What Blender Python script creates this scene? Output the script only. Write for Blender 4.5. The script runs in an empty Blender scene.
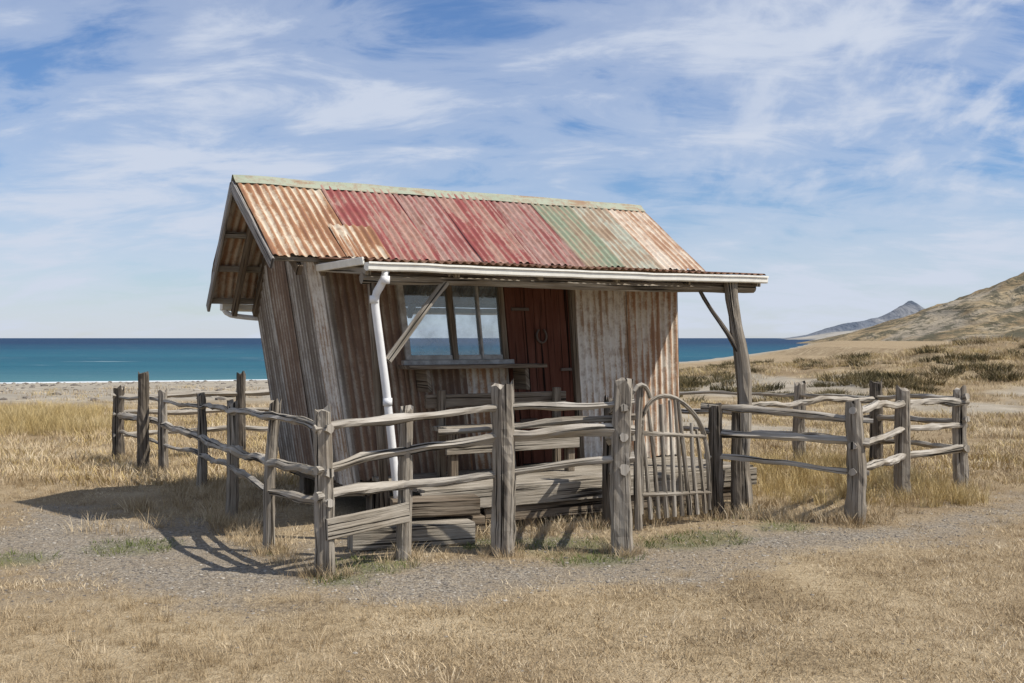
import bpy, math, random, bmesh
from mathutils import Vector, noise, Matrix
random.seed(7)
D = bpy.data
scene = bpy.context.scene
scene.view_settings.view_transform = 'Standard'
try: scene.view_settings.look = 'None'
except Exception: pass
scene.view_settings.exposure = 0
R_ = random.uniform

# ------------------------------------------------------------------ helpers
def link(ob, parent=None):
    scene.collection.objects.link(ob)
    if parent is not None: ob.parent = parent
    return ob

def empty(name, loc=(0,0,0)):
    e = D.objects.new(name, None); e.empty_display_size = .3
    return link(e)

def mesh_obj(name, verts, faces, mat=None, parent=None, uvs=None, smooth=False, do_link=True):
    me = D.meshes.new(name)
    me.from_pydata([tuple(v) for v in verts], [], faces)
    if uvs is not None:
        uvl = me.uv_layers.new(name='UVMap')
        for li, l in enumerate(me.loops):
            uvl.data[li].uv = uvs[li]
    if smooth:
        me.polygons.foreach_set('use_smooth', [True]*len(me.polygons))
    me.update()
    ob = D.objects.new(name, me)
    if mat: me.materials.append(mat)
    if do_link: link(ob, parent)
    return ob

def nz(x, y=0, z=0): return noise.noise(Vector((x, y, z)))
def fbm(x, y, z=0, o=4):
    v=0; a=.5; f=1
    for i in range(o):
        v += a*nz(x*f+3.1*i, y*f-1.7*i, z); a*=.5; f*=2
    return v
def sstep(a,b,x):
    t=max(0,min(1,(x-a)/(b-a))); return t*t*(3-2*t)
def interp(pts, x):
    if x<=pts[0][0]: return pts[0][1]
    for (a,b),(c,d) in zip(pts,pts[1:]):
        if x<=c: return b+(d-b)*(x-a)/(c-a)
    return pts[-1][1]

# ------------------------------------------------------------------ material helpers
class NT:
    def __init__(s, name):
        s.m = D.materials.new(name); s.m.use_nodes=True
        s.t = s.m.node_tree; s.n=s.t.nodes; s.l=s.t.links
        s.b = s.n['Principled BSDF']
    def node(s, typ, **kw):
        n = s.n.new(typ)
        for k,v in kw.items(): setattr(n,k,v)
        return n
    def uv(s, scale):
        tc = s.node('ShaderNodeTexCoord'); mp=s.node('ShaderNodeMapping')
        mp.inputs['Scale'].default_value=scale
        s.l.new(tc.outputs['UV'], mp.inputs['Vector']); return mp.outputs[0]
    def pos(s, scale=(1,1,1)):
        g = s.node('ShaderNodeNewGeometry'); mp=s.node('ShaderNodeMapping')
        mp.inputs['Scale'].default_value=scale
        s.l.new(g.outputs['Position'], mp.inputs['Vector']); return mp.outputs[0]
    def noise(s, vec, scale=1, detail=6, rough=.55, dist=0):
        n=s.node('ShaderNodeTexNoise')
        n.inputs['Scale'].default_value=scale; n.inputs['Detail'].default_value=detail
        n.inputs['Roughness'].default_value=rough; n.inputs['Distortion'].default_value=dist
        s.l.new(vec,n.inputs['Vector']); return n.outputs['Fac']
    def math(s, op, a, b=None, c=None, clamp=False):
        n=s.node('ShaderNodeMath', operation=op, use_clamp=clamp)
        for i,v in enumerate((a,b,c)):
            if v is None: continue
            if isinstance(v,(int,float)): n.inputs[i].default_value=v
            else: s.l.new(v,n.inputs[i])
        return n.outputs[0]
    def ramp(s, fac, stops, interp='LINEAR'):
        n=s.node('ShaderNodeValToRGB'); cr=n.color_ramp; cr.interpolation=interp
        while len(cr.elements)<len(stops): cr.elements.new(.5)
        for e,(p,c) in zip(cr.elements,stops):
            e.position=p
            e.color=(c,c,c,1) if isinstance(c,(int,float)) else (*c,1)
        s.l.new(fac,n.inputs[0]); return n.outputs[0]
    def mix(s, fac, a, b, mode='MIX'):
        n=s.node('ShaderNodeMix', data_type='RGBA', blend_type=mode)
        for i,v in ((0,fac),(6,a),(7,b)):
            if isinstance(v,(int,float)): n.inputs[i].default_value=v
            elif isinstance(v,tuple): n.inputs[i].default_value=(*v,1)
            else: s.l.new(v,n.inputs[i])
        return n.outputs[2]
    def bump(s, h, strength=.5, dist=.01):
        n=s.node('ShaderNodeBump'); n.inputs['Strength'].default_value=strength
        n.inputs['Distance'].default_value=dist
        s.l.new(h,n.inputs['Height']); s.l.new(n.outputs[0], s.b.inputs['Normal'])
    def out(s, col, rough=.8, spec=.3, metal=0):
        if isinstance(col,tuple): s.b.inputs['Base Color'].default_value=(*col,1)
        else: s.l.new(col,s.b.inputs['Base Color'])
        s.b.inputs['Roughness'].default_value=rough
        s.b.inputs['Specular IOR Level'].default_value=spec
        s.b.inputs['Metallic'].default_value=metal
        return s.m

def wood_mat(name, dark=(.055,.045,.035), mid=(.20,.175,.145), light=(.36,.33,.29), u=55, v=2.2):
    t=NT(name)
    a=t.noise(t.uv((u,v,1)),1,7,.65,.3)
    b=t.noise(t.uv((u*.35,v*.6,1)),1,4,.5)
    f=t.math('ADD', t.math('MULTIPLY',a,.6), t.math('MULTIPLY',b,.4))
    c=t.ramp(f,[(.34,dark),(.44,mid),(.6,light)])
    big=t.noise(t.pos(),2.3,3)
    c=t.mix(t.ramp(big,[(.4,.0),(.65,.5)]),c,(mid[0]*.75,mid[1]*.68,mid[2]*.58))
    crack=t.noise(t.uv((u*1.2,v*.5,1)),1,2,.5)
    k=t.ramp(crack,[(.36,0.0),(.42,1.0)])
    c=t.mix(k,(dark[0]*.3,dark[1]*.3,dark[2]*.3),c)
    t.bump(t.math('MULTIPLY',f,k),1,.018)
    return t.out(c,.9,.15)

def corr_mat(name, paint, pale, rust=(.30,.12,.045), rust2=(.10,.045,.025), thr=.55, soft=.06, valley=.05, streak=(5,.7), blot=.5):
    t=NT(name)
    f1=t.noise(t.uv((streak[0],streak[1],1)),1,8,.62,.25)
    f2=t.noise(t.uv((34,2.2,1)),1,5,.6)
    f3=t.noise(t.uv((70,55,1)),1,4,.7)
    f4=t.noise(t.uv((2.6,2.4,1)),1,6,.65,.4)
    sx=t.node('ShaderNodeSeparateXYZ'); t.l.new(t.uv((2*math.pi/.076,1,1)),sx.inputs[0])
    wv=t.math('SINE',sx.outputs[0])
    f=t.math('ADD',t.math('MULTIPLY',f1,.40),t.math('MULTIPLY',f2,.20))
    f=t.math('ADD',f,t.math('MULTIPLY',f3,.14))
    f=t.math('ADD',f,t.math('MULTIPLY',f4,.26))
    f=t.math('MULTIPLY_ADD',wv,valley,f)
    c=t.ramp(f,[(max(.02,thr-.20),paint),(thr-soft,pale),(thr,rust),(min(.98,thr+.12),rust2)])
    g=t.noise(t.uv((16,10,1)),1,5,.7)
    c=t.mix(t.ramp(g,[(.36,blot),(.52,0.0)]),c,(rust2[0]*1.3,rust2[1]*1.3,rust2[2]*1.4))
    t.bump(f3,.35,.003)
    return t.out(c,.72,.25)

def plain(name,col,rough=.6,var=.25,sc=14,spec=.3,dirt=(.16,.13,.10)):
    t=NT(name)
    n=t.noise(t.pos(),sc,6,.65)
    c=t.mix(t.ramp(n,[(.38,0.0),(.72,var)]),col,dirt)
    t.bump(n,.15,.003)
    return t.out(c,rough,spec)

W_POST=wood_mat('weathered_post_wood',(.065,.055,.043),(.23,.20,.162),(.42,.38,.32))
W_DARK=wood_mat('dark_post_wood',(.03,.026,.02),(.10,.085,.068),(.22,.19,.155))
W_RAIL=wood_mat('driftwood_rail',(.10,.09,.074),(.31,.28,.235),(.50,.46,.40),40,1.6)
W_PLANK=wood_mat('grey_plank_wood',(.10,.085,.067),(.27,.24,.195),(.43,.385,.32))
W_BROWN=wood_mat('brown_wood',(.05,.038,.027),(.17,.135,.10),(.28,.235,.18))
W_DOOR=wood_mat('door_red_wood',(.04,.018,.012),(.11,.042,.028),(.16,.07,.048),18,1.2)
W_BARGE=wood_mat('barge_board_wood',(.12,.115,.11),(.28,.265,.25),(.43,.41,.385))
WHITE_P=plain('cream_gutter_paint',(.82,.80,.72),.5,.22,9)
PIPE=plain('white_pvc_pipe',(.80,.80,.79),.4,.2,7)
FRAME=plain('window_frame_paint',(.50,.49,.46),.7,.75,12)
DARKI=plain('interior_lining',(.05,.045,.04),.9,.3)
C_CREAM=corr_mat('roof_iron_rusty_cream',(.60,.55,.46),(.53,.44,.32),(.33,.17,.085),(.175,.08,.045),.515,.05,.05)
C_CREAM2=corr_mat('roof_iron_rusty_cream_b',(.62,.57,.49),(.57,.47,.36),(.40,.24,.145),(.23,.115,.065),.535,.06,.045)
C_RED=corr_mat('roof_iron_red_paint',(.19,.036,.034),(.26,.075,.068),(.38,.24,.19),(.19,.08,.05),.53,.045,.03)
C_RED2=corr_mat('roof_iron_red_faded',(.165,.034,.032),(.26,.09,.08),(.38,.25,.21),(.16,.07,.045),.505,.05,.035)
C_GREEN=corr_mat('roof_iron_green_paint',(.165,.215,.145),(.24,.275,.19),(.32,.26,.18),(.18,.11,.065),.54,.05,.03)
C_GREEN2=corr_mat('roof_iron_pale_green',(.31,.355,.28),(.40,.40,.32),(.34,.26,.18),(.2,.12,.07),.53,.05,.035)
C_WALL_GREY=corr_mat('wall_iron_grey_brown',(.60,.575,.53),(.49,.46,.41),(.26,.225,.185),(.14,.112,.088),.52,.07,.085,(7,.35))
C_WALL_MIX=corr_mat('wall_iron_grey_rusting',(.54,.50,.44),(.42,.37,.31),(.25,.175,.125),(.13,.088,.064),.515,.07,.075,(7,.4))
C_WALL_RUST=corr_mat('wall_iron_dark_rust',(.45,.40,.34),(.33,.275,.215),(.21,.135,.09),(.11,.07,.05),.495,.06,.06,(6,.6))
C_WALL_PALE=corr_mat('wall_iron_pale',(.78,.76,.71),(.68,.64,.57),(.40,.29,.20),(.19,.115,.075),.565,.05,.045,(6,.6))
C_WALL_PALE2=corr_mat('wall_iron_pale_rust',(.74,.71,.65),(.62,.55,.45),(.40,.235,.135),(.19,.10,.06),.535,.05,.045,(5,.9))
C_RUST=corr_mat('verandah_iron_rust',(.36,.27,.19),(.30,.19,.12),(.22,.11,.06),(.11,.055,.035),.5,.06,.05)

# ------------------------------------------------------------------ sweep builder (logs, planks)
def round_profile(n=9, jag=.12, seed=0):
    return [((1+jag*nz(i*1.3,seed*2.7))*math.cos(2*math.pi*i/n),(1+jag*nz(i*1.3+9,seed*2.7))*math.sin(2*math.pi*i/n)) for i in range(n)]
def rect_profile(a,b,bv=.006):
    a/=2; b/=2
    return [(a-bv,-b),(a,-b+bv),(a,b-bv),(a-bv,b),(-a+bv,b),(-a,b-bv),(-a,-b+bv),(-a+bv,-b)]
def split_profile(a,b,seed=0):
    p=[]
    for i in range(14):
        t=2*math.pi*i/14
        c,s=math.cos(t),math.sin(t)
        q=(abs(c)**3.2+abs(s)**3.2)**(-1/3.2)
        r=q*(1+.2*nz(i*1.7,seed*3.3))
        p.append((a/2*c*r,b/2*s*r))
    return p
def sweep(name, path, prof, mat, parent=None, scales=None, rough=0.0, up=Vector((0,0,1)), seed=0, sub=.12, capjag=0.0, smooth=False):
    path=[Vector(p) for p in path]
    pts=[];sc=[]
    if scales is None: scales=[1]*len(path)
    for i in range(len(path)-1):
        d=(path[i+1]-path[i]).length; n=max(1,int(d/sub))
        for k in range(n):
            t=k/n
            pts.append(path[i].lerp(path[i+1],t)); sc.append(scales[i]*(1-t)+scales[i+1]*t)
    pts.append(path[-1]); sc.append(scales[-1])
    for _ in range(2 if len(path)>2 else 0):
        q=pts[:]
        for i in range(1,len(pts)-1): q[i]=(pts[i-1]+pts[i]*2+pts[i+1])/4
        pts=q
    n=len(prof); V=[];F=[];UV=[]
    lens=[0]
    for i in range(1,len(pts)): lens.append(lens[-1]+(pts[i]-pts[i-1]).length)
    per=[0]
    for i in range(n):
        a=prof[i];b=prof[(i+1)%n]; per.append(per[-1]+math.hypot(a[0]-b[0],a[1]-b[1])*(1 if .5<=scales[0]<=1.0001 else scales[0]))
    uo=R_(0,50); vo=R_(0,50)
    for i,p in enumerate(pts):
        a=pts[max(0,i-1)]; b=pts[min(len(pts)-1,i+1)]
        t=(b-a).normalized()
        u_=up if abs(t.dot(up))<.95 else Vector((0,1,0))
        x=t.cross(u_).normalized(); y=x.cross(t).normalized()
        for j,(px,py) in enumerate(prof):
            r=1+rough*nz(p.x*7+j*.9+seed,p.y*7+p.z*9,seed*1.3+j*.5)
            v=p+x*px*sc[i]*r+y*py*sc[i]*r
            if capjag and i==len(pts)-1: v=v+t*capjag*nz(j*.9,seed*5.1,3)
            V.append(v)
    for i in range(len(pts)-1):
        for j in range(n):
            k=(j+1)%n
            F.append((i*n+j,i*n+k,(i+1)*n+k,(i+1)*n+j))
            for (jj,ii) in ((j,i),(j+1,i),(j+1,i+1),(j,i+1)):
                UV.append((uo+per[jj],vo+lens[ii]))
    F.append(tuple(reversed(range(n)))); UV+= [(uo+prof[j][0]*sc[0]*.6,vo+prof[j][1]*sc[0]*.1) for j in reversed(range(n))]
    o=(len(pts)-1)*n
    F.append(tuple(o+j for j in range(n))); UV+= [(uo+prof[j][0]*sc[-1]*.6,vo+prof[j][1]*sc[-1]*.1) for j in range(n)]
    return mesh_obj(name,V,F,mat,parent,UV,smooth)

# ------------------------------------------------------------------ terrain
SEA=-2.2
shore=[(-400,60),(-43,91),(-23,98),(0,123),(31,185),(100,400),(260,950),(950,3300),(3000,9000)]
path_pts=[(-4.3,10.0,.45),(-3.5,8.8,1.15),(-2.1,7.4,.95),(-.7,7.25,.7),(.6,7.6,.65),(2.0,8.7,.7),(3.1,8.9,.35),(5.1,10.7,.35),(9,13.4,.35),(16,16,.3)]
def gravel(x,y):
    if y>20 or abs(x)>16: return 0
    best=-9
    for (ax,ay,ar),(bx,by,br) in zip(path_pts,path_pts[1:]):
        dx,dy=bx-ax,by-ay
        t=max(0,min(1,((x-ax)*dx+(y-ay)*dy)/(dx*dx+dy*dy)))
        d=math.hypot(x-ax-t*dx,y-ay-t*dy); r=ar+(br-ar)*t
        best=max(best,(r-d)/.6)
    best=max(best,.7-math.hypot((x+.6)*.5,(y-8.7))*.7)
    best+= 1.7*fbm(x*1.0,y*1.3,2)+1.0*fbm(x*5,y*5,7)
    return sstep(-.55,1.05,best)
def terr(x,y):
    ys=interp(shore,x)
    d=ys-y
    z=-2.2+max(-3,d*.06) if d<=0 else 0
    if d>0 and ys<260:
        t=min(1,d/max(20,(ys-24))); z=-2.2+2.2*(1-(1-t)**1.15)
    elif d>0:
        z=-2.2+2.2*sstep(0,70,d)
    z+=.03*fbm(x*.5,y*.5,1)*min(1,max(0,y/6))
    h=interp([(2,0),(6.5,.5),(9,.82),(12,1.05),(15,1.22),(19,1.32),(40,2.0),(80,3.0)],x*40/max(20,y))
    ridge=math.exp(-((y-41-2*nz(x*.1,3))/9.5)**2)
    bump=1+.6*fbm(x*.16,y*.16,5)+.3*fbm(x*.6,y*.6,8)
    if y>41: ridge=max(ridge,.75*math.exp(-((y-60)/40)**2))
    z+=max(0,h)*ridge*bump
    if 15<y<90: z+=.25*fbm(x*.25,y*.25,11)*sstep(15,28,y)*(1 if x>0 else .25)
    return z
def axis(a,b,fine0,fine1,step,g=1.16,mx=80):
    v=[];x=fine0
    while x<fine1: v.append(x); x+=step
    s=step
    while x<b: v.append(x); s=min(s*g,mx); x+=s
    v.append(b)
    x=fine0; s=step; lo=[]
    while True:
        s=min(s*g,mx); x-=s
        if x<=a: break
        lo.append(x)
    lo.append(a)
    return lo[::-1]+v
X=axis(-3000,9000,-8,9,.11,1.06,400); Y=axis(-60,12000,3.5,15,.11,1.04,400)
V=[(x,y,terr(x,y)) for y in Y for x in X]
nx=len(X)
F=[(j*nx+i,j*nx+i+1,(j+1)*nx+i+1,(j+1)*nx+i) for j in range(len(Y)-1) for i in range(nx-1)]
ground=mesh_obj('ground',V,F,None,None,None,True)
ca=ground.data.color_attributes.new('mask','FLOAT_COLOR','POINT')
def green(x,y):
    if y>16: return 0
    g=0
    for cx,cy,r in ((-2.9,8.4,.4),(-3.6,7.9,.3),(-1.0,7.7,.35),(-1.15,7.25,.25),(.45,8.4,.5),(.6,8.0,.35),(1.6,8.8,.4),(1.3,8.6,.35),(-.2,8.6,.35),(2.3,9.3,.3)):
        g=max(g,1-((x-cx)**2+(y-cy)**2)/r**2)
    return max(0,min(1,g*1.2+.5*fbm(x*4,y*4,6)*(g>0)))
def dune_sand(x,y): return .9*sstep(.02,.15,fbm(x*.22,y*.14,9)+.03-.25*sstep(33,42,y))
dat=[]
for (x,y,z) in V:
    ys=interp(shore,x)
    sand=sstep(25,33,y+5*fbm(x*.12,y*.1,3))*(1-sstep(2,9,x+2*fbm(y*.1,x*.1))) if y<400 else 0
    sand=max(sand,sstep(25,8,ys-y))
    if x>2 and 18<y<120: sand=max(sand,dune_sand(x,y))
    dat+= [gravel(x,y),green(x,y),sand,1]
ca.data.foreach_set('color',dat)
t=NT('ground_dry_grass_gravel_sand')
at=t.node('ShaderNodeAttribute'); at.attribute_name='mask'
sp=t.node('ShaderNodeSeparateColor'); t.l.new(at.outputs['Color'],sp.inputs[0])
p=t.pos()
n1=t.noise(p,1.1,6,.6); n2=t.noise(p,22,6,.7); n3=t.noise(p,110,3,.7); nb=t.noise(p,.35,5)
dry=t.ramp(t.math('ADD',t.math('MULTIPLY',n1,.5),t.math('MULTIPLY',n2,.5)),[(.36,(.14,.10,.058)),(.48,(.31,.235,.14)),(.62,(.48,.385,.25))])
dry=t.mix(t.ramp(nb,[(.42,0.0),(.6,.6)]),dry,(.23,.165,.095))
vo=t.node('ShaderNodeTexVoronoi'); vo.inputs['Scale'].default_value=70; t.l.new(p,vo.inputs['Vector'])
vsep=t.node('ShaderNodeSeparateColor'); t.l.new(vo.outputs['Color'],vsep.inputs[0])
gcol=t.ramp(vsep.outputs[0],[(0,(.12,.102,.08)),(.5,(.225,.195,.155)),(1,(.35,.315,.265))])
gcol=t.mix(t.ramp(n1,[(.4,0.0),(.6,.6)]),gcol,(.23,.185,.13))
gcol=t.mix(t.ramp(n2,[(.48,0.0),(.6,.65)]),gcol,(.36,.295,.21))
sand=t.ramp(t.math('ADD',t.math('MULTIPLY',n1,.5),t.math('MULTIPLY',n3,.5)),[(.35,(.24,.205,.155)),(.6,(.44,.39,.31))])
sand=t.mix(t.ramp(nb,[(.45,0.0),(.6,.5)]),sand,(.25,.225,.18))
c=t.mix(sp.outputs[0],dry,gcol)
c=t.mix(t.math('MULTIPLY',sp.outputs[1],.5),c,(.10,.12,.045))
c=t.mix(sp.outputs[2],c,sand)
t.bump(t.math('ADD',n2,t.math('MULTIPLY',vo.outputs['Distance'],.6)),.8,.02)
ground.data.materials.append(t.out(c,.95,.1))

# sea
Xs=axis(-30000,30000,-60,60,6,1.25,4000); Ys=axis(-300,40000,40,200,6,1.25,4000)
V=[(x,y,SEA) for y in Ys for x in Xs]; nx=len(Xs)
F=[(j*nx+i,j*nx+i+1,(j+1)*nx+i+1,(j+1)*nx+i) for j in range(len(Ys)-1) for i in range(nx-1)]
t=NT('sea_water')
p=t.pos((.05,.25,1)); w1=t.noise(p,1,8,.65)
p2=t.pos((.0022,.009,1)); w2=t.noise(p2,1,6,.6)
g=t.node('ShaderNodeSeparateXYZ'); t.l.new(t.pos(),g.inputs[0])
dist=t.math('DIVIDE',g.outputs[1],1400.)
c=t.ramp(dist,[(.06,(.11,.25,.26)),(.10,(.022,.135,.175)),(.28,(.009,.068,.118)),(.6,(.004,.024,.072))])
c=t.mix(t.ramp(w2,[(.38,0.0),(.62,.6)]),c,(.009,.052,.095))
c=t.mix(t.ramp(w1,[(.63,0.0),(.69,.6)]),c,(.45,.5,.5))
t.bump(w1,1,.9)
sea=mesh_obj('sea',V,F,t.out(c,.5,.06))
V=[];F=[]
for i in range(101):
    x=-90+i*1.1; ys=interp(shore,x); o=1.2*nz(x*.07,1)
    V+=[(x,ys-.5+o,SEA+.03),(x,ys+1.6+o+1.4*abs(nz(x*.3,4)),SEA+.05)]
    if i: F.append((2*i-2,2*i,2*i+1,2*i-1))
mesh_obj('surf_foam',V,F,plain('foam',(.7,.72,.72),.8,.4,1.2,dirt=(.12,.25,.26)))

# ------------------------------------------------------------------ distant hills
def hill(name, xs, y0, depth, prof, rough, mat, nxn=160, nyn=50, sc=1.0, gul=.25, ex=.8):
    V=[];F=[]
    for j in range(nyn+1):
        v=j/nyn
        for i in range(nxn+1):
            x=xs[0]+(xs[1]-xs[0])*i/nxn; y=y0+depth*v
            e=math.sin(math.pi*v)**ex if 0<v<1 else 0
            h=interp(prof,x)
            r=1+rough*fbm(x*sc,y*sc,4,5)-gul*abs(fbm(x*sc*2.2,y*sc*.5,9,4))*(1-e*.7)
            V.append((x,y,SEA-1.6+(h+2.6*min(1,h/4))*e*r))
    n=nxn+1
    for j in range(nyn):
        for i in range(nxn): F.append((j*n+i,j*n+i+1,(j+1)*n+i+1,(j+1)*n+i))
    return mesh_obj(name,V,F,mat,None,None,True)
t=NT('hill_dry_slopes')
n=t.noise(t.pos((.03,.012,.05)),1,8,.65,.6); n2=t.noise(t.pos((.012,.012,.02)),1,3); n4=t.noise(t.pos((.12,.05,.12)),1,7,.8)
c=t.ramp(n,[(.36,(.10,.08,.04)),(.46,(.24,.17,.085)),(.56,(.36,.265,.14)),(.66,(.42,.34,.22))])
c=t.mix(t.ramp(n2,[(.54,0.0),(.60,.65)]),c,(.37,.32,.245))
c=t.mix(t.ramp(n4,[(.49,0.0),(.55,.85)]),c,(.085,.075,.038))
c=t.mix(.05,c,(.38,.44,.52))  # faint blue-grey distance haze painted into the slope colour
t.bump(n,1,6)
mh=t.out(c,.95,.05)
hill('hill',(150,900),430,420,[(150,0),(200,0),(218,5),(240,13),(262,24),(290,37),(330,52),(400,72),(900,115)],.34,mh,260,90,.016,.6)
t=NT('mountain_hazy')
n=t.noise(t.pos((.006,.002,.01)),1,7,.65,.5)
c=t.ramp(n,[(.40,(.075,.08,.08)),(.5,(.15,.145,.135)),(.60,(.27,.25,.215))])
c=t.mix(.28,c,(.20,.27,.39))  # atmospheric haze painted in as a bluish base colour, no volume
t.bump(n,1,30)
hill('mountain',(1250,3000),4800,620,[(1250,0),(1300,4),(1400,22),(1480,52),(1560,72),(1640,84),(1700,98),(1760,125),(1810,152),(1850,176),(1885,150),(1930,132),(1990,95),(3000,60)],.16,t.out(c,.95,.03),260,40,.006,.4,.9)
t=NT('headland_hazy')
n=t.noise(t.pos((.01,.005,.02)),1,6,.6,.5)
c=t.mix(.25,t.ramp(n,[(.4,(.15,.125,.08)),(.6,(.40,.34,.25))]),(.30,.37,.46))  # distance haze put into the headland's base colour as a blue-grey mix
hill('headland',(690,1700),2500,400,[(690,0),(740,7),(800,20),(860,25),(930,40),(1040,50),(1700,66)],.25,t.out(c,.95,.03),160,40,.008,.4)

# ------------------------------------------------------------------ hut
Rr=Vector((-2.55,10.12,0)); E=Vector((.866,.5,0)); N=Vector((.5,-.866,0)); UP=Vector((0,0,1))
def Lc(s,w,z): return Rr+E*s+N*w+UP*z
def M(s,w,z):
    lean=max(0,.16-.035*(s-.46)); ds=(2.3-z)*lean if z<2.3 else 0
    return Lc(s+ds,w,z)
hut=empty('corrugated_iron_hut')
def bx(name,s0,s1,w0,w1,z0,z1,mat,mp=M,parent=hut,bev=.004):
    V=[mp(s,w,z) for s in (s0,s1) for w in (w0,w1) for z in (z0,z1)]
    F=[(0,1,3,2),(4,6,7,5),(0,4,5,1),(2,3,7,6),(0,2,6,4),(1,5,7,3)]
    dims=[s1-s0,w1-w0,z1-z0]; la=dims.index(max(dims))
    co=[(s,w,z) for s in (s0,s1) for w in (w0,w1) for z in (z0,z1)]
    o=R_(0,40); UV=[]
    for f in F:
        for i in f:
            c=co[i]; oth=[c[k] for k in range(3) if k!=la]
            UV.append((o+oth[0]+oth[1],o+c[la]))
    ob=mesh_obj(name,V,F,mat,parent,UV)
    if bev:
        m=ob.modifiers.new('b','BEVEL'); m.width=bev; m.segments=1
    return ob
PITCH=.076
def corr(name, width, length, func, nrm, mat, amp=.010, lift=0, jag=.0, parent=hut, mp=M, seed=0, warp=.006):
    na=max(4,int(width/PITCH*8)); nb=12
    V=[];F=[];UV=[]; uo=random.randint(0,300)*PITCH; vo=R_(0,60)
    nv=Vector(nrm).normalized()
    for j in range(nb+1):
        for i in range(na+1):
            a=width*i/na; b=j/nb
            if jag:
                e=jag*nz(math.floor(a/PITCH)*.71,seed*3.1)
                if j==nb: b+=e
                if j==0: b+=.4*jag*nz(math.floor(a/.3)*1.9,seed*1.7)
            q=Vector(func(a,b))
            o=amp*math.sin(2*math.pi*a/PITCH)+lift+warp*nz(a*1.7+seed,b*2.3,seed)
            q+=nv*o
            V.append(mp(*q))
    m=na+1
    for j in range(nb):
        for i in range(na):
            F.append((j*m+i,j*m+i+1,(j+1)*m+i+1,(j+1)*m+i))
            for ii,jj in ((i,j),(i+1,j),(i+1,j+1),(i,j+1)):
                UV.append((uo+width*ii/na,vo+length*jj/nb))
    return mesh_obj(name,V,F,mat,parent,UV,True)
RZ=3.07; EZ=2.29; EW=1.14; BZ=1.98; BW=-1.12; RL=4.6
sheets=[(0,.84,C_CREAM),(.80,1.58,C_RED),(1.54,2.05,C_RED2),(2.0,2.62,C_RED),(2.58,3.15,C_RED2),(3.11,3.62,C_GREEN),(3.58,4.10,C_GREEN2),(4.06,4.6,C_CREAM2)]
nf=Vector((0,RZ-EZ,EW)); sl=math.hypot(EW,RZ-EZ)
for i,(a0,a1,m) in enumerate(sheets):
    sk=R_(-.015,.015)
    corr('roof_sheet_front',a1-a0,sl,lambda a,b,a0=a0,sk=sk:(a0+a+sk*b,EW*b,RZ+(EZ-RZ)*b),nf,m,lift=.004+.006*(i%2),jag=.03,seed=i,warp=.010)
corr('roof_sheet_patch',.42,sl*.42,lambda a,b:(.64+a,EW*(.60+.41*b),RZ+(EZ-RZ)*(.60+.41*b)),nf,C_CREAM,lift=.018,jag=.03,seed=22)
for i in range(6):
    a0=i*.78; a1=min(RL,a0+.8)
    corr('roof_sheet_rear',a1-a0,1.57,lambda a,b,a0=a0:(a0+a,BW*b,RZ+(BZ-RZ)*b),(0,-1.09,1.12),C_CREAM2,lift=.004+.005*(i%2),seed=i+30)
def ridge():
    V=[];F=[];UV=[]
    prof=[(.105,-.066),(.05,-.024),(.018,.014),(0,.02),(-.018,.014),(-.05,-.036),(-.11,-.10)]
    n=40
    for i in range(n+1):
        s=-.02+(RL+.04)*i/n
        for j,(w,z) in enumerate(prof):
            V.append(M(s,w,RZ+z+.014+.012*nz(s*2,j*.3)))
    for i in range(n):
        for j in range(6):
            a=i*7+j; F.append((a,a+7,a+8,a+1))
            for ii,jj in ((i,j),(i+1,j),(i+1,j+1),(i,j+1)): UV.append((jj*.04,ii*.12))
    return mesh_obj('ridge_cap',V,F,corr_mat('ridge_cap_green',(.25,.30,.22),(.34,.36,.27),(.3,.22,.14),(.2,.1,.06),.57,.05,0,(3,2)),hut,UV)
ridge()
def board(name,p0,p1,a,b,mat,mp=M,parent=hut,up=UP,seed=0):
    return sweep(name,[mp(*p0),mp(*p1)],rect_profile(a,b),mat,parent,None,.02,up,seed)
for s in (-.025,RL+.02):
    board('barge_board',(s,.0,RZ-.070),(s,EW,EZ-.070),.028,.10,W_BARGE)
    board('barge_board',(s,-.0,RZ-.070),(s,BW,BZ-.080),.028,.10,W_BARGE)
for k in range(4):
    f=.1+.28*k
    board('purlin',(.0,EW*f,RZ+(EZ-RZ)*f-.06),(RL,EW*f,RZ+(EZ-RZ)*f-.06),.05,.06,W_PLANK)
    board('purlin',(.0,BW*f,RZ+(BZ-RZ)*f-.07),(RL,BW*f,RZ+(BZ-RZ)*f-.07),.05,.06,W_PLANK)
for s in (.22,.44,2.2,4.3):
    board('rafter',(s,0,RZ-.13),(s,EW-.05,EZ-.12),.05,.09,W_BROWN)
    board('rafter',(s,0,RZ-.13),(s,BW+.05,BZ-.13),.05,.09,W_BROWN)
FW=1.02; BK=-1.05; WZ=.40
def topz(w): return (RZ+(EZ-RZ)*w/EW if w>0 else RZ+(BZ-RZ)*w/BW)-.045
def vwall(name,s0,s1,w,z0,z1,mat,n,seed):
    corr(name,s1-s0,z1-z0,lambda a,b:(s0+a,w,z1+(z0-z1)*b),n,mat,jag=.02,seed=seed,lift=.004*(seed%3))
vwall('front_wall_sheet',.46,1.14,FW,WZ-.05,2.30,C_WALL_RUST,(0,1,0),1)
vwall('front_wall_sheet',1.10,1.75,FW-.003,WZ-.05,1.36,C_WALL_RUST,(0,1,0),2)
vwall('front_wall_sheet',1.70,2.22,FW,WZ-.05,1.36,C_WALL_PALE2,(0,1,0),3)
vwall('front_wall_sheet',3.02,3.70,FW,WZ-.03,2.28,C_WALL_PALE,(0,1,0),4)
vwall('front_wall_sheet',3.66,4.32,FW+.008,WZ-.02,2.28,C_WALL_PALE2,(0,1,0),5)
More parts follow.
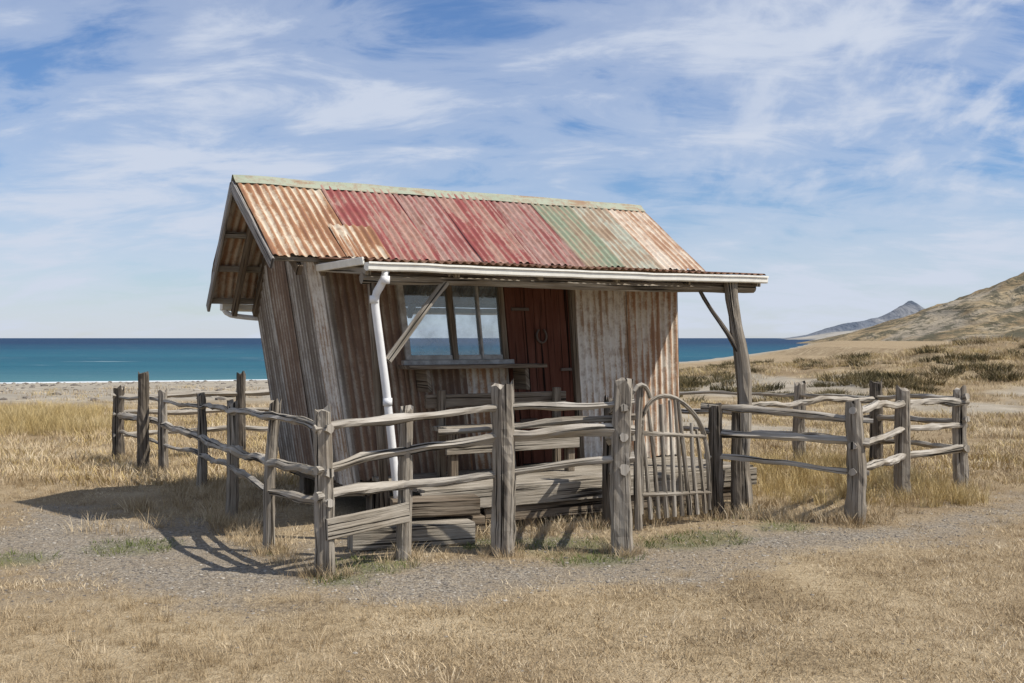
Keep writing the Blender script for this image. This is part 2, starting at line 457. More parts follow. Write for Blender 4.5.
def gable(s,sgn,mats,parent=hut):
    w=BK; i=0
    while w<FW-.01:
        w1=min(FW,w+.56)
        w0=w
        corr('gable_wall_sheet',w1-w0,2,lambda a,b,w0=w0:(s,w0+a,topz(w0+a)*(1-b)+(WZ-.12)*b),(-1*sgn,0,0),mats[i%len(mats)],jag=.015,seed=40+i,lift=.004*(i%2),warp=.004)
        w=w1; i+=1
gable(.46,1,[C_WALL_GREY,C_WALL_MIX,C_WALL_GREY,C_WALL_PALE])
gable(4.32,-1,[C_WALL_PALE2,C_WALL_GREY])
bx('corner_flashing',.445,.50,FW-.05,FW+.022,WZ-.1,2.27,C_WALL_GREY)
vwall('rear_wall_sheet',.46,2.0,BK,WZ-.1,1.99,C_WALL_GREY,(0,-1,0),6)
vwall('rear_wall_sheet',3.4,4.32,BK,WZ-.1,1.99,C_WALL_GREY,(0,-1,0),7)
vwall('rear_wall_sheet',2.0,3.4,BK,WZ-.1,1.18,C_WALL_GREY,(0,-1,0),8)
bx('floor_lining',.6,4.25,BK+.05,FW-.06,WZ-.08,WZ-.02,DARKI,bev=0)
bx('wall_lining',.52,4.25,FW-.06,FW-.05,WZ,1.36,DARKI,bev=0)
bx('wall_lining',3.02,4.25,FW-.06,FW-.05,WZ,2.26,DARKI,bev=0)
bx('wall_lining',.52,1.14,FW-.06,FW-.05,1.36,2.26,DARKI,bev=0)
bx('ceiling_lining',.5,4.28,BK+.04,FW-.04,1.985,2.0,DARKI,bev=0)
for s in (2.0,2.72,3.36): bx('rear_window_frame',s,s+.045,BK-.02,BK+.03,1.18,1.97,W_BROWN)
bx('rear_window_frame',1.99,3.41,BK-.03,BK+.04,1.15,1.20,W_BROWN)
wz0,wz1=1.40,2.14
bx('window_head',1.10,2.24,FW-.05,FW+.035,wz1,2.22,W_BROWN)
bx('window_sill',1.08,2.26,FW-.05,FW+.06,wz0-.045,wz0,FRAME)
for s,wd,mm in ((1.13,.055,FRAME),(1.62,.055,W_BROWN),(1.93,.02,FRAME),(2.165,.055,W_BROWN)):
    bx('window_mullion',s,s+wd,FW-.04,FW+.03,wz0+.002,wz1-.002,mm)
for a,b in ((1.19,1.615),(1.68,1.925),(1.955,2.16)):
    bx('window_sash_rail',a,b,FW-.03,FW+.018,wz0+.002,wz0+.045,FRAME)
    bx('window_sash_rail',a,b,FW-.03,FW+.018,wz1-.035,wz1-.002,FRAME)
t=NT('dusty_window_glass')
gl=t.node('ShaderNodeBsdfGlossy'); gl.inputs['Roughness'].default_value=.03; gl.inputs['Color'].default_value=(.9,.95,1,1)
tr=t.node('ShaderNodeBsdfTransparent'); tr.inputs[0].default_value=(.72,.80,.86,1)
df=t.node('ShaderNodeBsdfDiffuse'); df.inputs[0].default_value=(.40,.46,.50,1)
m1=t.node('ShaderNodeMixShader'); m1.inputs[0].default_value=.14; t.l.new(tr.outputs[0],m1.inputs[1]); t.l.new(gl.outputs[0],m1.inputs[2])
m2=t.node('ShaderNodeMixShader'); t.l.new(t.ramp(t.noise(t.pos(),5,5,.6),[(.35,.12),(.7,.5)]),m2.inputs[0])
t.l.new(m1.outputs[0],m2.inputs[1]); t.l.new(df.outputs[0],m2.inputs[2])
t.l.new(m2.outputs[0],t.n['Material Output'].inputs[0])
V=[M(1.15,FW,wz0),M(2.2,FW,wz0),M(2.2,FW,wz1),M(1.15,FW,wz1)]
mesh_obj('window_glass',V,[(0,1,2,3)],t.m,hut)
bx('door_frame',2.23,2.285,FW-.04,FW+.03,WZ-.02,2.16,W_DOOR)
bx('door_frame',2.97,3.03,FW-.04,FW+.035,WZ-.02,2.16,W_BROWN)
bx('door_head',2.23,3.03,FW-.04,FW+.04,2.162,2.25,W_BROWN)
k=2.29
for i in range(5):
    bx('door_plank',k,k+.133,FW-.035,FW-.005+.003*(i%2),WZ,2.155,W_DOOR,bev=.003); k+=.1362
bx('door_sill',2.2,3.05,FW-.03,FW+.07,WZ-.06,WZ-.022,W_PLANK)
bx('door_ledge',2.30,2.96,FW-.003,FW+.012,.62,.70,W_DOOR)
def torus(name,c,r,r2,a0,a1,mat,parent=hut):
    path=[M(c[0]+r*math.cos(a),c[1],c[2]+r*1.15*math.sin(a)) for a in [a0+(a1-a0)*i/14 for i in range(15)]]
    return sweep(name,path,[(r2*math.cos(q*math.pi/4),r2*math.sin(q*math.pi/4)) for q in range(8)],mat,parent,sub=.02,up=N)
IRON=plain('old_iron',(.10,.075,.06),.6,.5,30)
torus('horseshoe',(2.62,FW+.012,1.62),.06,.010,math.pi*.65,math.pi*2.35,IRON)
bx('door_latch',2.82,2.95,FW-.001,FW+.02,1.28,1.31,IRON)
bx('door_hinge',2.30,2.5,FW-.001,FW+.014,1.86,1.89,IRON)
bx('door_hinge',2.30,2.5,FW-.001,FW+.014,.8,.83,IRON)
bx('window_shelf',1.02,2.48,FW+.062,FW+.30,1.325,1.36,W_BROWN)
for s in (1.2,2.25): bx('shelf_bracket',s,s+.04,FW+.03,FW+.26,1.12,1.322,W_BROWN)
vs=[(.38,1.2),(1.16,1.95),(1.91,2.7),(2.66,3.45),(3.41,4.52)]
for i,(a0,a1) in enumerate(vs):
    corr('verandah_roof_sheet',a1-a0,1.03,lambda a,b,a0=a0:(a0+a,1.06+1.08*b,2.275-.075*b),(0,.08,1),C_RUST,lift=.004*(i%2)+.006,jag=.01,seed=60+i)
for s in (.42,1.2,2.0,2.8,3.6,4.46):
    board('verandah_rafter',(s,FW+.04,2.21),(s,2.1,2.13),.045,.08,W_PLANK)
bx('verandah_side_board',.365,.385,1.1,2.13,2.165,2.225,WHITE_P)
sweep('verandah_beam',[Lc(.42,2.02,2.07),Lc(1.6,2.03,2.075),Lc(3,2.02,2.065),Lc(4.46,2.02,2.08)],round_profile(9,.15,2),W_POST,hut,[.045]*4,.15)
def gutter(name,s0,s1,w,z,ww,hh,mat,sag=.01,dirn=1):
    prof=[(0,0),(0,-hh*.75),(dirn*ww*.5,-hh),(dirn*ww*.9,-hh),(dirn*ww,-hh*.85),(dirn*ww,-.005),(dirn*(ww+.008),.0),(dirn*(ww+.008),-.012)]
    V=[];F=[];n=24;m=len(prof)
    for i in range(n+1):
        s=s0+(s1-s0)*i/n; zz=z-sag*math.sin(math.pi*i/n)+.008*nz(s*3,1)
        for (a,b) in prof: V.append(Lc(s,w+a,zz+b))
    for i in range(n):
        for j in range(m-1):
            a=i*m+j; F.append((a,a+m,a+m+1,a+1))
    F.append(tuple(range(6))); F.append(tuple(n*m+j for j in reversed(range(6))))
    ob=mesh_obj(name,V,F,mat,hut)
    so=ob.modifiers.new('s','SOLIDIFY'); so.thickness=.003
    return ob
gutter('front_gutter',.40,4.47,2.125,2.185,.09,.065,WHITE_P)
gutter('rear_gutter',.2,4.6,BW-.02,BZ-.03,.10,.07,WHITE_P,.01,-1)
circ=[(math.cos(q*math.pi/6),math.sin(q*math.pi/6)) for q in range(12)]
sweep('downpipe',[Lc(.56,2.175,2.12),Lc(.56,2.175,2.03),Lc(.50,2.10,1.97),Lc(.50,2.09,1.90),Lc(.60,2.09,1.2),Lc(.70,2.09,.32)],circ,PIPE,hut,[.032]*6,0,sub=.05,smooth=True)
for z,s in ((2.05,.555),(1.9,.50),(1.1,.612)):
    sweep('pipe_collar',[Lc(s,2.09 if z<2 else 2.175,z-.03),Lc(s,2.09 if z<2 else 2.175,z+.03)],circ,PIPE,hut,[.037]*2,0,smooth=True)
sweep('rear_downpipe',[Lc(.22,BW-.07,1.9),Lc(.23,BW-.07,1.84),Lc(.45,BK-.05,1.81),Lc(.62,BK-.04,1.80)],circ,PIPE,hut,[.026]*4,0,sub=.05,smooth=True)
sweep('verandah_post',[Lc(.66,2.0,-.1),Lc(.58,2.01,1.0),Lc(.50,2.02,2.05)],round_profile(9,.2,5),W_BROWN,hut,[.04,.036,.03],.15)
sweep('verandah_brace',[Lc(.62,2.08,1.42),Lc(.88,2.06,1.74),Lc(1.2,2.03,2.12)],round_profile(9,.2,6),W_RAIL,hut,[.034,.030,.036],.2)
sweep('verandah_corner_post',[(2.16,10.18,-.15),(2.13,10.20,.5),(2.18,10.28,1.0),(2.16,10.3,1.4),(2.08,10.32,1.8),(2.05,10.34,2.13)],round_profile(10,.25,9),W_POST,hut,[.085,.068,.062,.068,.052,.06],.28)
sweep('verandah_post_branch',[(2.15,10.29,1.40),(2.02,10.27,1.66),(1.86,10.26,1.84),(1.72,10.25,2.10)],round_profile(8,.2,12),W_DARK,hut,[.030,.022,.019,.017],.2)
for i in range(8):
    w=1.04+i*.128
    bx('deck_board',.92+R_(-.03,.03),4.42+R_(-.04,.04),w,w+.12,.345,.38+R_(-.003,.003),W_PLANK,Lc)
bx('deck_fascia',.90,4.44,2.066,2.10,.20,.36,W_PLANK,Lc)
bx('deck_fascia_lower',1.5,4.40,2.04,2.064,.07,.19,W_BROWN,Lc)
for s in (1.0,1.9,2.8,3.6,4.3):
    bx('deck_pile',s,s+.12,1.9,2.03,-.1,.34,W_BROWN,Lc)
for s in (.95,2.2,3.3,4.2):
    for w in (-.9,.9): bx('floor_pile',s,s+.15,w-.07,w+.07,-.1,.34,W_BROWN,Lc)
bx('floor_bearer',.85,4.4,.85,.98,.22,.34,W_BROWN,Lc)
bx('side_bearer',.86,.93,-1.0,.98,.2,.33,W_BROWN,Lc)

bench=empty('wooden_bench')
for i,(z,w) in enumerate(((.83,1.35),(.835,1.5))):
    bx('seat_plank',1.35,2.75,w,w+.14,z-.04,z,W_PLANK,Lc,bench)
bx('backrest',1.32,2.78,1.27,1.31,.98,1.10,W_BROWN,Lc,bench)
bx('front_plank',1.36,2.72,1.60,1.63,.60,.72,W_PLANK,Lc,bench)
for s in (1.42,2.62):
    bx('leg',s,s+.07,1.52,1.595,.382,.79,W_BROWN,Lc,bench)
    bx('leg',s,s+.07,1.312,1.36,.382,1.14,W_BROWN,Lc,bench)

# ------------------------------------------------------------------ fences
def post(parent,x,y,h,wd,mat=W_POST,lean=(0,0),seed=0,round_=False):
    pr=split_profile(1,1*R_(.75,1.05),seed) if not round_ else [(a/2,b/2) for a,b in round_profile(10,.3,seed)]
    ang=R_(0,.5)
    pr=[(a*math.cos(ang)-b*math.sin(ang),a*math.sin(ang)+b*math.cos(ang)) for a,b in pr]
    b=Vector((x,y,-.25)); tp=Vector((x+lean[0],y+lean[1],h))
    mid=b.lerp(tp,.55)+Vector((R_(-.025,.025),R_(-.025,.025),0))
    return sweep('post',[b,mid,tp],pr,mat,parent,[wd*1.08,wd,wd*R_(.84,.97)],.18,seed=seed,sub=.06,capjag=.10)
def rail(parent,pts,r,seed,mat=W_RAIL,wob=.020,ext=.08):
    P=[]
    pts=[Vector(p) for p in pts]
    d0=(pts[0]-pts[1]).normalized()*ext; d1=(pts[-1]-pts[-2]).normalized()*ext
    pts=[pts[0]+d0]+pts[1:-1]+[pts[-1]+d1]
    for a,b in zip(pts,pts[1:]):
        L=(b-a).length; n=max(2,int(L/.17))
        for k in range(n):
            q=a.lerp(b,k/n)
            if k:
                q=q+Vector((0,wob*.6*nz(q.x*2.1,q.y*2,seed),wob*2.2*nz(q.x*1.3+seed,q.y*1.3,seed*.7)+.016*nz(q.x*6+seed,q.y*6,seed)))
            P.append(q)
    P.append(pts[-1])
    # knots: short local swellings
    sc=[r*(1+.25*nz(i*.5,seed*2.2)+(.35 if nz(i*1.9,seed*4.4)>.33 else 0))*(1-.3*i/len(P)*(1 if seed%2 else -1)) for i in range(len(P))]
    return sweep('rail',P,round_profile(9,.4,seed),mat,parent,sc,.38,seed=seed,sub=.06)
f1=empty('wooden_fence')
A=(-1.25,7.36);B=(-.79,7.9);C=(-.07,8.11);Dp=(.83,8.19);D2=(.84,9.35)
L1=(-1.82,8.22);L2=(-2.48,9.67);L3=(-3.28,11.6);L4=(-4.14,13.1);L5=(-4.47,13.35);L6=(-5.14,14.4);L7=(-3.69,15.0);L8=(-2.4,15.5)
post(f1,*A,1.12,.125,seed=1,lean=(-.02,0)); post(f1,*B,1.08,.10,W_POST,(.03,0),2); post(f1,*C,1.24,.165,seed=3); post(f1,*Dp,1.24,.15,seed=4)
post(f1,*D2,1.05,.12,W_DARK,seed=5)
post(f1,*L1,1.12,.09,W_POST,(.05,.0),6,True); post(f1,*L2,1.02,.10,W_POST,(.02,0),7); post(f1,*L3,1.0,.09,W_POST,(.0,0),8); post(f1,*L4,.97,.11,W_POST,(-.02,0),9)
post(f1,*L5,1.17,.13,W_DARK,(-.0,0),10); post(f1,*L6,.94,.14,W_DARK,(-.01,0),11); post(f1,*L7,1.12,.13,W_DARK,(0,0),12); post(f1,*L8,1.0,.11,W_DARK,(0,0),13)
def rr(parent,posts,zs,r,seed,**k):
    rail(parent,[(p[0],p[1],z) for p,z in zip(posts,zs)],r,seed,**k)
def off(p,dx,dy): return (p[0]+dx,p[1]+dy)
rr(f1,[A,C,Dp],[1.0,1.085,1.12],.030,1); rr(f1,[A,off(B,0,-.02),C,Dp],[.73,.79,.885,.91],.031,2); rr(f1,[A,off(B,0,-.02),C,Dp],[.545,.55,.60,.70],.038,3)
rr(f1,[off(C,-.4,.12),off(Dp,.02,.1)],[.90,1.0],.020,4,mat=W_POST)
lf=[A,L1,L2,L3,L4,L6]
rr(f1,lf,[1.0,1.02,.95,.88,.85,.83],.030,5); rr(f1,lf,[.70,.66,.62,.55,.56,.60],.032,6); rr(f1,lf,[.50,.45,.47,.36,.33,.36],.028,7)
rr(f1,[L6,L7,L8],[.85,.84,.86],.03,8); rr(f1,[L6,L7,L8],[.60,.62,.62],.03,9); rr(f1,[L6,L7,L8],[.33,.38,.36],.03,10)
rr(f1,[Dp,D2],[1.08,.98],.03,11); rr(f1,[Dp,D2],[.86,.72],.03,12); rr(f1,[Dp,D2],[.62,.45],.03,13)
sweep('low_plank',[(A[0]+.02,A[1]-.075,.33),(B[0]+.05,B[1]-.075,.36)],rect_profile(.03,.14),W_PLANK,f1,None,.05)
f2=empty('wooden_fence')
H=(1.84,9.83);Ep=(2.95,9.46);Fp=(3.91,11.0);G=(4.8,11.73);I=(4.30,13.0);J=(3.72,14.2);K=(1.7,15.4)
post(f2,*H,1.0,.12,W_DARK,(-.02,0),21); post(f2,*Ep,1.04,.155,W_POST,(-.01,0),22,True); post(f2,*Fp,1.09,.15,seed=23); post(f2,*G,1.06,.14,seed=24,lean=(-.03,0))
post(f2,*I,1.10,.15,W_DARK,seed=25); post(f2,*J,1.0,.15,W_POST,seed=26); post(f2,*K,1.0,.12,W_DARK,seed=27)
post(f2,2.02,9.9,.95,.09,W_DARK,(.0,0),28)
rr(f2,[H,Ep],[.98,.90],.030,21,ext=.15); rr(f2,[H,Ep],[.76,.70],.028,22,ext=.12); rr(f2,[H,Ep],[.53,.45],.03,23,ext=.12)
g3=[Ep,Fp,G]
rr(f2,g3,[.98,.95,.92],.032,24); rr(f2,g3,[.68,.70,.66],.034,25); rr(f2,g3,[.45,.42,.42],.032,26)
b3=[G,I,J,K]
rr(f2,b3,[.98,.90,.87,.86],.03,27); rr(f2,b3,[.74,.66,.62,.6],.03,28); rr(f2,b3,[.42,.38,.36,.35],.03,29)
rr(f2,[(2.2,10.3),(3.2,11.9),I],[.95,.90,.88],.026,30)
gate=empty('driftwood_gate')
g0=Vector((1.10,9.25,0)); g1=Vector((1.72,9.62,0))
def gp(t,z): q=g0.lerp(g1,t); return (q.x,q.y,z)
rp=round_profile(8,.25,40)
arch=[(-.02,.12),(-.02,.7),(.0,.98),(.12,1.08),(.30,1.12),(.50,1.09),(.70,1.0),(.86,.88),(.96,.70),(1.0,.45),(1.02,.1)]
sweep('arched_frame',[gp(t_,z_) for t_,z_ in arch],rp,W_POST,gate,[.020]*len(arch),.25,sub=.06)
def archz(t_): return interp([(0,.98),(.12,1.08),(.30,1.12),(.50,1.09),(.70,1.0),(.86,.88),(.96,.70)],t_)
for i in range(8):
    t_=.10+i*.118
    tt=t_-.10+.07*R_(-1,1)
    sweep('picket',[gp(t_+.02,.07),gp((t_+tt)/2+.03*R_(-1,1),.6),gp(tt,archz(max(0,tt))+R_(-.12,.04))],round_profile(8,.3,50+i),W_RAIL if i%3==0 else W_POST,gate,[.020,.018,.014],.3,seed=i,sub=.1)
sweep('cross_rail',[gp(-.02,.28),gp(1.02,.25)],rp,W_POST,gate,[.022,.02],.2)
sweep('cross_rail',[gp(-.02,.80),gp(.95,.74)],rp,W_POST,gate,[.022,.02],.2)
sweep('gate_hoop',[(1.0,9.1,.75),(.97,9.1,1.05),(1.03,9.12,1.22),(1.12,9.18,1.22),(1.16,9.24,1.1)],round_profile(8,.2,70),W_RAIL,gate,[.018]*5,.2,sub=.05)
sweep('hanging_stile',[(1.06,9.22,-.1),(1.04,9.22,.6),(1.07,9.22,1.2)],round_profile(8,.3,71),W_POST,gate,[.035,.03,.028],.2)
st=empty('timber_step')
sweep('sleeper',[(-1.22,8.28,.09),(-.32,8.60,.09)],rect_profile(.22,.17,.015),W_PLANK,st,None,.06)
sweep('sleeper',[(-.95,8.62,.27),(-.28,8.80,.27)],rect_profile(.22,.14,.015),W_BROWN,st,None,.06)
sweep('sleeper',[(-1.0,8.7,.08),(-.25,8.95,.08)],rect_profile(.22,.17,.015),W_BROWN,st,None,.06)

# ------------------------------------------------------------------ grass (instanced)
def grass_mat(name,c0,c1,c2):
    t=NT(name)
    oi=t.node('ShaderNodeObjectInfo')
    n=t.noise(t.pos(),.9,5,.65)
    f=t.math('ADD',t.math('MULTIPLY',oi.outputs['Random'],.5),t.math('MULTIPLY_ADD',n,1.6,-.55),clamp=True)
    c=t.ramp(f,[(.12,c0),(.5,c1),(.9,c2)])
    return t.out(c,.85,.1)
GM=grass_mat('dry_grass_blades',(.25,.18,.10),(.48,.37,.225),(.68,.57,.40))
GM2=grass_mat('golden_grass_blades',(.34,.245,.10),(.51,.39,.18),(.62,.51,.30))
GG=grass_mat('green_weed_blades',(.06,.085,.025),(.12,.15,.045),(.26,.25,.11))
def clump(coll,name,n,h0,h1,spread,wd,lean,mat,seg=3):
    V=[];F=[]
    for i in range(n):
        a=R_(0,6.283); r=spread*math.sqrt(random.random())
        bx_,by_=r*math.cos(a),r*math.sin(a)
        h=R_(h0,h1); la=a+R_(-1.2,1.2); ln=lean*R_(.2,1)*h
        wa=R_(0,6.283); wx,wy=math.cos(wa)*wd/2,math.sin(wa)*wd/2
        o=len(V)
        for k in range(seg):
            f=k/seg
            cx=bx_+math.cos(la)*ln*f*f; cy=by_+math.sin(la)*ln*f*f; z=h*f*(1-.25*lean*f*.5)-.01
            s=1-f*.55
            V+=[(cx-wx*s,cy-wy*s,z),(cx+wx*s,cy+wy*s,z)]
            if k: F.append((o+2*k-2,o+2*k-1,o+2*k+1,o+2*k))
        V.append((bx_+math.cos(la)*ln,by_+math.sin(la)*ln,h*(1-.12*lean)))
        F.append((o+2*seg-2,o+2*seg-1,o+2*seg))
    ob=mesh_obj(name,V,F,mat,do_link=False)
    coll.objects.link(ob)
gc=D.collections.new('grass_clumps')
for i in range(4): clump(gc,'c%02d_short'%i,26,.008,.030,.12,.0045,2.2,GM,2)
for i in range(4): clump(gc,'c%02d_med'%(4+i),26,.04,.14,.07,.0042,.95,GM)
for i in range(3): clump(gc,'c%02d_tall'%(8+i),34,.2,.42,.10,.006,.6,GM2)
for i in range(3): clump(gc,'c%02d_green'%(11+i),20,.015,.05,.08,.006,1.3,GG,2)
for i in range(3): clump(gc,'c%02d_far'%(14+i),36,.05,.16,.34,.012,1.2,GM2 if i==1 else GM,2)
pc=D.collections.new('pebble_shapes')
PM=NT('pebble_stone'); oi=PM.node('ShaderNodeObjectInfo')
PM=PM.out(PM.ramp(oi.outputs['Random'],[(0,(.12,.105,.09)),(.7,(.25,.22,.18)),(1,(.42,.38,.32))]),.85,.2)
for i in range(4):
    bm=bmesh.new(); bmesh.ops.create_icosphere(bm,subdivisions=1,radius=1)
    for v in bm.verts: v.co*= 1+.35*nz(v.co.x*1.5+i*5,v.co.y*1.5,v.co.z*1.5); v.co.z*=.55
    me=D.meshes.new('p%d'%i); bm.to_mesh(me); bm.free(); me.materials.append(PM)
    pc.objects.link(D.objects.new('p%d'%i,me))
def scatter(name,pts,coll):
    me=D.meshes.new(name); me.from_pydata([p[:3] for p in pts],[],[])
    a=me.attributes.new('scl','FLOAT','POINT'); a.data.foreach_set('value',[p[3] for p in pts])
    a=me.attributes.new('idx','INT','POINT'); a.data.foreach_set('value',[p[5] for p in pts])
    a=me.attributes.new('rot','FLOAT_VECTOR','POINT'); a.data.foreach_set('vector',[q for p in pts for q in (R_(-.15,.15),R_(-.15,.15),p[4])])
    ob=link(D.objects.new(name,me))
    ng=D.node_groups.new(name+'_gn','GeometryNodeTree')
    ng.interface.new_socket('Geometry',in_out='INPUT',socket_type='NodeSocketGeometry')
    ng.interface.new_socket('Geometry',in_out='OUTPUT',socket_type='NodeSocketGeometry')
    gi=ng.nodes.new('NodeGroupInput'); go=ng.nodes.new('NodeGroupOutput')
    ip=ng.nodes.new('GeometryNodeInstanceOnPoints'); ci=ng.nodes.new('GeometryNodeCollectionInfo')
    ci.inputs['Collection'].default_value=coll; ci.inputs['Separate Children'].default_value=True; ci.inputs['Reset Children'].default_value=True
    ip.inputs['Pick Instance'].default_value=True
    def na(n,ty):
        q=ng.nodes.new('GeometryNodeInputNamedAttribute'); q.data_type=ty; q.inputs['Name'].default_value=n; return q.outputs['Attribute']
    L=ng.links
    L.new(gi.outputs[0],ip.inputs['Points']); L.new(ci.outputs[0],ip.inputs['Instance'])
    L.new(na('idx','INT'),ip.inputs['Instance Index']); L.new(na('scl','FLOAT'),ip.inputs['Scale']); L.new(na('rot','FLOAT_VECTOR'),ip.inputs['Rotation'])
    L.new(ip.outputs[0],go.inputs[0])
    m=ob.modifiers.new('scatter','NODES'); m.node_group=ng
    return ob
def under_hut(x,y):
    v=Vector((x,y,0))-Rr; s=v.dot(E); w=v.dot(N)
    return .75<s<4.5 and -1.1<w<2.12
posts_xy=[A,B,C,Dp,D2,L1,L2,L3,L4,L5,L6,L7,H,Ep,Fp,G,I,J,(2.16,10.18)]
near=[]
n=0
while n<21000:
    y=4.3+(16-4.3)*random.random()**1.3; x=R_(-.56*y-1.2,.56*y+1.2); n+=1
    if under_hut(x,y): continue
    g=gravel(x,y); gr=green(x,y)
    if gr>.2 and random.random()<.45:
        near.append((x,y,terr(x,y),R_(.6,1.3),R_(0,6.28),random.randint(11,13))); continue
    if random.random()<g*1.02: continue
    patch=fbm(x*.7,y*.7,14)
    if patch<-.20 and random.random()<.65: continue
    fringe=.1<g<.6
    longer = (x<-.8 and y<6.9 and patch>-.12) or patch>.24
    if (y<9.4+.2*abs(x) or patch<.05) and not longer:
        idx=random.randint(0,3) if random.random()<.90 else random.randint(4,7); s=R_(.7,1.4)
        if idx>3: s*=.42
    else:
        idx=random.randint(4,7) if random.random()<.5 else random.randint(0,3); s=R_(.4,1.0)*(.72 if y<9 else .9)
    if fringe and idx>3: s*=.6
    near.append((x,y,terr(x,y),s,R_(0,6.28),idx))
for (px,py) in posts_xy:
    for k in range(20):
        a=R_(0,6.28); r=.06+abs(random.gauss(0,.08))
        x,y=px+r*math.cos(a),py+r*math.sin(a)
        near.append((x,y,terr(x,y),R_(.5,1.2),R_(0,6.28),random.randint(4,7) if random.random()<.75 else random.randint(11,13)))
for a,b,cnt,sz in ((A,L1,24,.8),(L1,L2,50,1.0),(L2,L3,80,1.1),(L3,L6,110,1.1),(H,Ep,80,1.2),(Ep,Fp,60,1.0),(Fp,G,60,1.0),(B,C,16,.6),(C,Dp,20,.6)):
    for k in range(cnt):
        t_=random.random(); x=a[0]+(b[0]-a[0])*t_+random.gauss(0,.12); y=a[1]+(b[1]-a[1])*t_+random.gauss(0,.12)
        near.append((x,y,terr(x,y),R_(.5,1.2)*sz,R_(0,6.28),random.randint(4,7)))
for k in range(180):
    s=R_(1.0,4.6); q=Lc(s,2.2+abs(random.gauss(0,.15)),0)
    near.append((q.x,q.y,0,R_(.6,1.3),R_(0,6.28),random.randint(4,7)))
for k in range(240):
    x=R_(-3.6,-1.6); y=R_(9.0,12.5)
    if under_hut(x,y) or fbm(x*1.5,y*1.5,30)<0: continue
    near.append((x,y,terr(x,y),R_(.8,1.5),R_(0,6.28),random.randint(4,7)))
scatter('dry_grass',near,gc)
far=[]
for k in range(14000):
    y=12+(46-12)*random.random()**1.1; x=R_(-.6*y-2,.62*y+3)
    if under_hut(x,y): continue
    if gravel(x,y)>.4: continue
    if fbm(x*.35,y*.35,33)<-.12 and random.random()<.65: continue
    if x<6 and y>26+4*nz(x*.3,2):
        if random.random()>.06: continue
    if x>2 and y>18 and dune_sand(x,y)>.4 and random.random()<.9: continue
    far.append((x,y,terr(x,y),R_(.45,1.05)*(1 if y<30 else 1.4),R_(0,6.28),random.randint(14,16)))
for k in range(1200):
    y=R_(18,23.5); x=R_(-.56*y-1,-.385*y) + random.gauss(0,.5)
    far.append((x,y,terr(x,y),R_(.5,1.0),R_(0,6.28),random.randint(8,10)))
for k in range(380):
    x=R_(2.2,4.6); y=R_(10.4,14)
    if under_hut(x,y): continue
    far.append((x,y,terr(x,y),R_(.35,.8),R_(0,6.28),random.randint(8,10)))
scatter('tall_grass',far,gc)
peb=[]
while len(peb)<8000:
    y=5+9*random.random()**1.2; x=R_(-.56*y-1,.56*y+1)
    if random.random()<gravel(x,y)*.95+.01: peb.append((x,y,terr(x,y),abs(random.gauss(.004,.004))+.003,R_(0,6.28),random.randint(0,3)))
for k in range(900):
    y=R_(30,90); x=R_(-.6*y,-.02*y)
    peb.append((x,y,terr(x,y),R_(.03,.2)*random.random()+.02,R_(0,6.28),random.randint(0,3)))
scatter('pebbles',peb,pc)
SH=grass_mat('shrub_leaves',(.055,.052,.026),(.12,.10,.05),(.25,.195,.10))
sc=D.collections.new('shrub_shapes')
for i in range(3): clump(sc,'s%d'%i,260,.10,.5,.7,.035,1.1,SH,2)
sh=[]
for k in range(1000):
    y=R_(26,66); x=R_(.14*y,.62*y)
    if fbm(x*.3,y*.3,21)>-.03: sh.append((x,y,terr(x,y)-.05,R_(.2,.8),R_(0,6.28),random.randint(0,2)))
for k in range(200):
    x=R_(205,300); y=R_(400,440); sh.append((x,y,terr(x,y),R_(1.5,4.5)*(x-185)/80,R_(0,6.28),random.randint(0,2)))
scatter('coastal_shrubs',sh,sc)

# ------------------------------------------------------------------ light, sky, camera
EL=52; az=Vector((.96,-.28,0)).normalized()
tosun=Vector((az.x*math.cos(math.radians(EL)),az.y*math.cos(math.radians(EL)),math.sin(math.radians(EL))))
sd=D.lights.new('sun','SUN'); sd.energy=5.0; sd.angle=math.radians(.5); sd.color=(1,.945,.86)
so=link(D.objects.new('sun',sd)); so.rotation_euler=tosun.to_track_quat('Z','Y').to_euler()
w=D.worlds.new('World'); scene.world=w; w.use_nodes=True
nt=w.node_tree; nn=nt.nodes; ll=nt.links
for x in list(nn): nn.remove(x)
out=nn.new('ShaderNodeOutputWorld')
sky=nn.new('ShaderNodeTexSky'); sky.sky_type='NISHITA'; sky.sun_disc=False
sky.sun_elevation=math.radians(EL); sky.sun_rotation=math.radians(106); sky.air_density=1; sky.dust_density=.2; sky.ozone_density=3.0
hs=nn.new('ShaderNodeHueSaturation'); hs.inputs['Saturation'].default_value=1.18; ll.new(sky.outputs[0],hs.inputs['Color'])
tint=nn.new('ShaderNodeMix'); tint.data_type='RGBA'; tint.blend_type='MULTIPLY'; tint.inputs[0].default_value=1; tint.inputs[7].default_value=(.86,.95,1.14,1); ll.new(hs.outputs[0],tint.inputs[6])
b1=nn.new('ShaderNodeBackground'); b1.inputs[1].default_value=.098; ll.new(tint.outputs[2],b1.inputs[0])
b2=nn.new('ShaderNodeBackground'); b2.inputs[0].default_value=(.63,.69,.81,1); b2.inputs[1].default_value=1.0
tc=nn.new('ShaderNodeTexCoord'); sx=nn.new('ShaderNodeSeparateXYZ'); ll.new(tc.outputs['Generated'],sx.inputs[0])
def mt(op,a,b=None,clamp=False):
    n=nn.new('ShaderNodeMath'); n.operation=op; n.use_clamp=clamp
    for i,v in enumerate((a,b)):
        if v is None: continue
        if isinstance(v,(int,float)): n.inputs[i].default_value=v
        else: ll.new(v,n.inputs[i])
    return n.outputs[0]
zz=mt('ADD',mt('MAXIMUM',sx.outputs[2],0.0),.30)
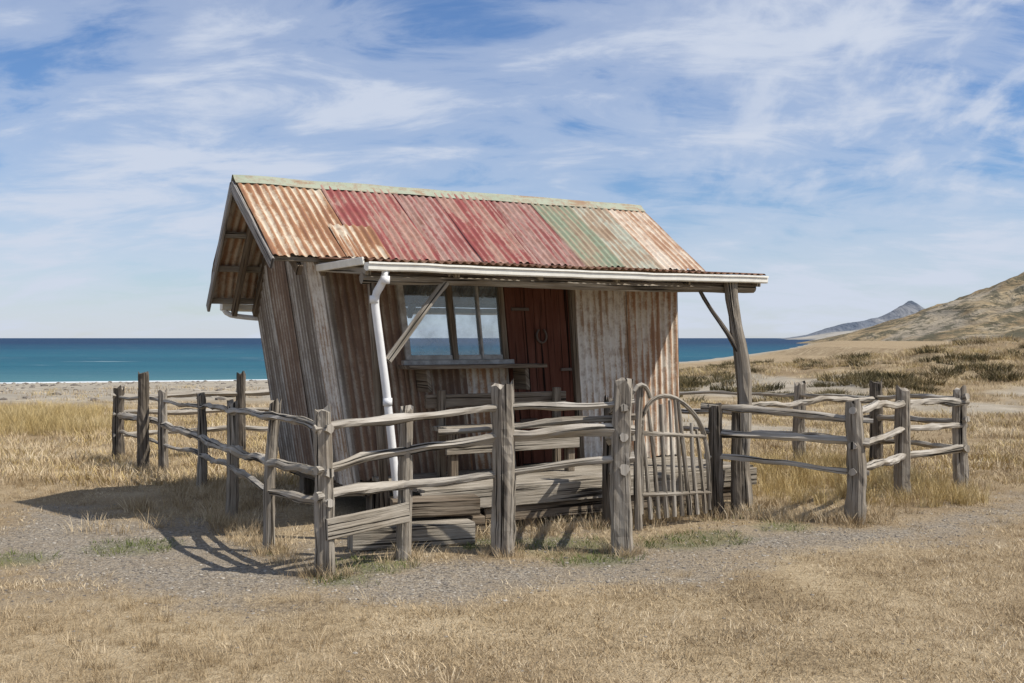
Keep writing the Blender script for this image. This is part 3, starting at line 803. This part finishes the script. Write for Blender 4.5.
cx=nn.new('ShaderNodeCombineXYZ'); ll.new(mt('DIVIDE',sx.outputs[0],zz),cx.inputs[0]); ll.new(mt('DIVIDE',sx.outputs[1],zz),cx.inputs[1])
def mp_(rot,sc,loc=(0,0,0)):
    m=nn.new('ShaderNodeMapping'); m.inputs['Rotation'].default_value=(0,0,math.radians(rot)); m.inputs['Scale'].default_value=sc; m.inputs['Location'].default_value=loc
    ll.new(cx.outputs[0],m.inputs['Vector']); return m.outputs[0]
def ns(v,sc,de,ro,di):
    n=nn.new('ShaderNodeTexNoise'); n.inputs['Scale'].default_value=sc; n.inputs['Detail'].default_value=de; n.inputs['Roughness'].default_value=ro; n.inputs['Distortion'].default_value=di
    ll.new(v,n.inputs['Vector']); return n.outputs['Fac']
def rp_(f,st_):
    n=nn.new('ShaderNodeValToRGB'); n.color_ramp.interpolation='EASE'
    while len(n.color_ramp.elements)<len(st_): n.color_ramp.elements.new(.5)
    for e,(p,v) in zip(n.color_ramp.elements,st_): e.position=p; e.color=(v,v,v,1)
    ll.new(f,n.inputs[0]); return n.outputs[0]
big=ns(mp_(0,(1,1,1),(3,1,0)),1.4,4,.5,.4)
fine=ns(mp_(40,(1.6,3.4,1),(1,4,0)),2.0,9,.62,.45)
puff=ns(mp_(0,(2.2,1.2,1),(2,6,0)),4.2,7,.55,.1)
m1_=mt('ADD',mt('MULTIPLY',big,.5),mt('MULTIPLY',fine,.5))
cl=rp_(m1_,[(.38,0.05),(.49,.45),(.61,.92)])
pf=mt('MULTIPLY',mt('MULTIPLY',rp_(puff,[(.44,0),(.66,.85)]),rp_(sx.outputs[0],[(.05,0),(.28,1)])),rp_(sx.outputs[2],[(.07,0),(.17,1)]))
hz=rp_(sx.outputs[2],[(0,.50),(.05,.32),(.14,0)])
inv=mt('MULTIPLY',mt('MULTIPLY',mt('SUBTRACT',1.0,cl),mt('SUBTRACT',1.0,pf)),mt('SUBTRACT',1.0,hz))
tot=mt('SUBTRACT',1.0,inv,True)
mx=nn.new('ShaderNodeMixShader'); ll.new(tot,mx.inputs[0]); ll.new(b1.outputs[0],mx.inputs[1]); ll.new(b2.outputs[0],mx.inputs[2]); ll.new(mx.outputs[0],out.inputs[0])

cd=D.cameras.new('camera'); cam=link(D.objects.new('camera',cd)); scene.camera=cam
cd.lens=38.67; cd.sensor_width=36; cd.clip_end=60000; cd.clip_start=.1
cam.location=(0,0,1.6); cam.rotation_euler=(math.radians(90-.18),math.radians(0),0)
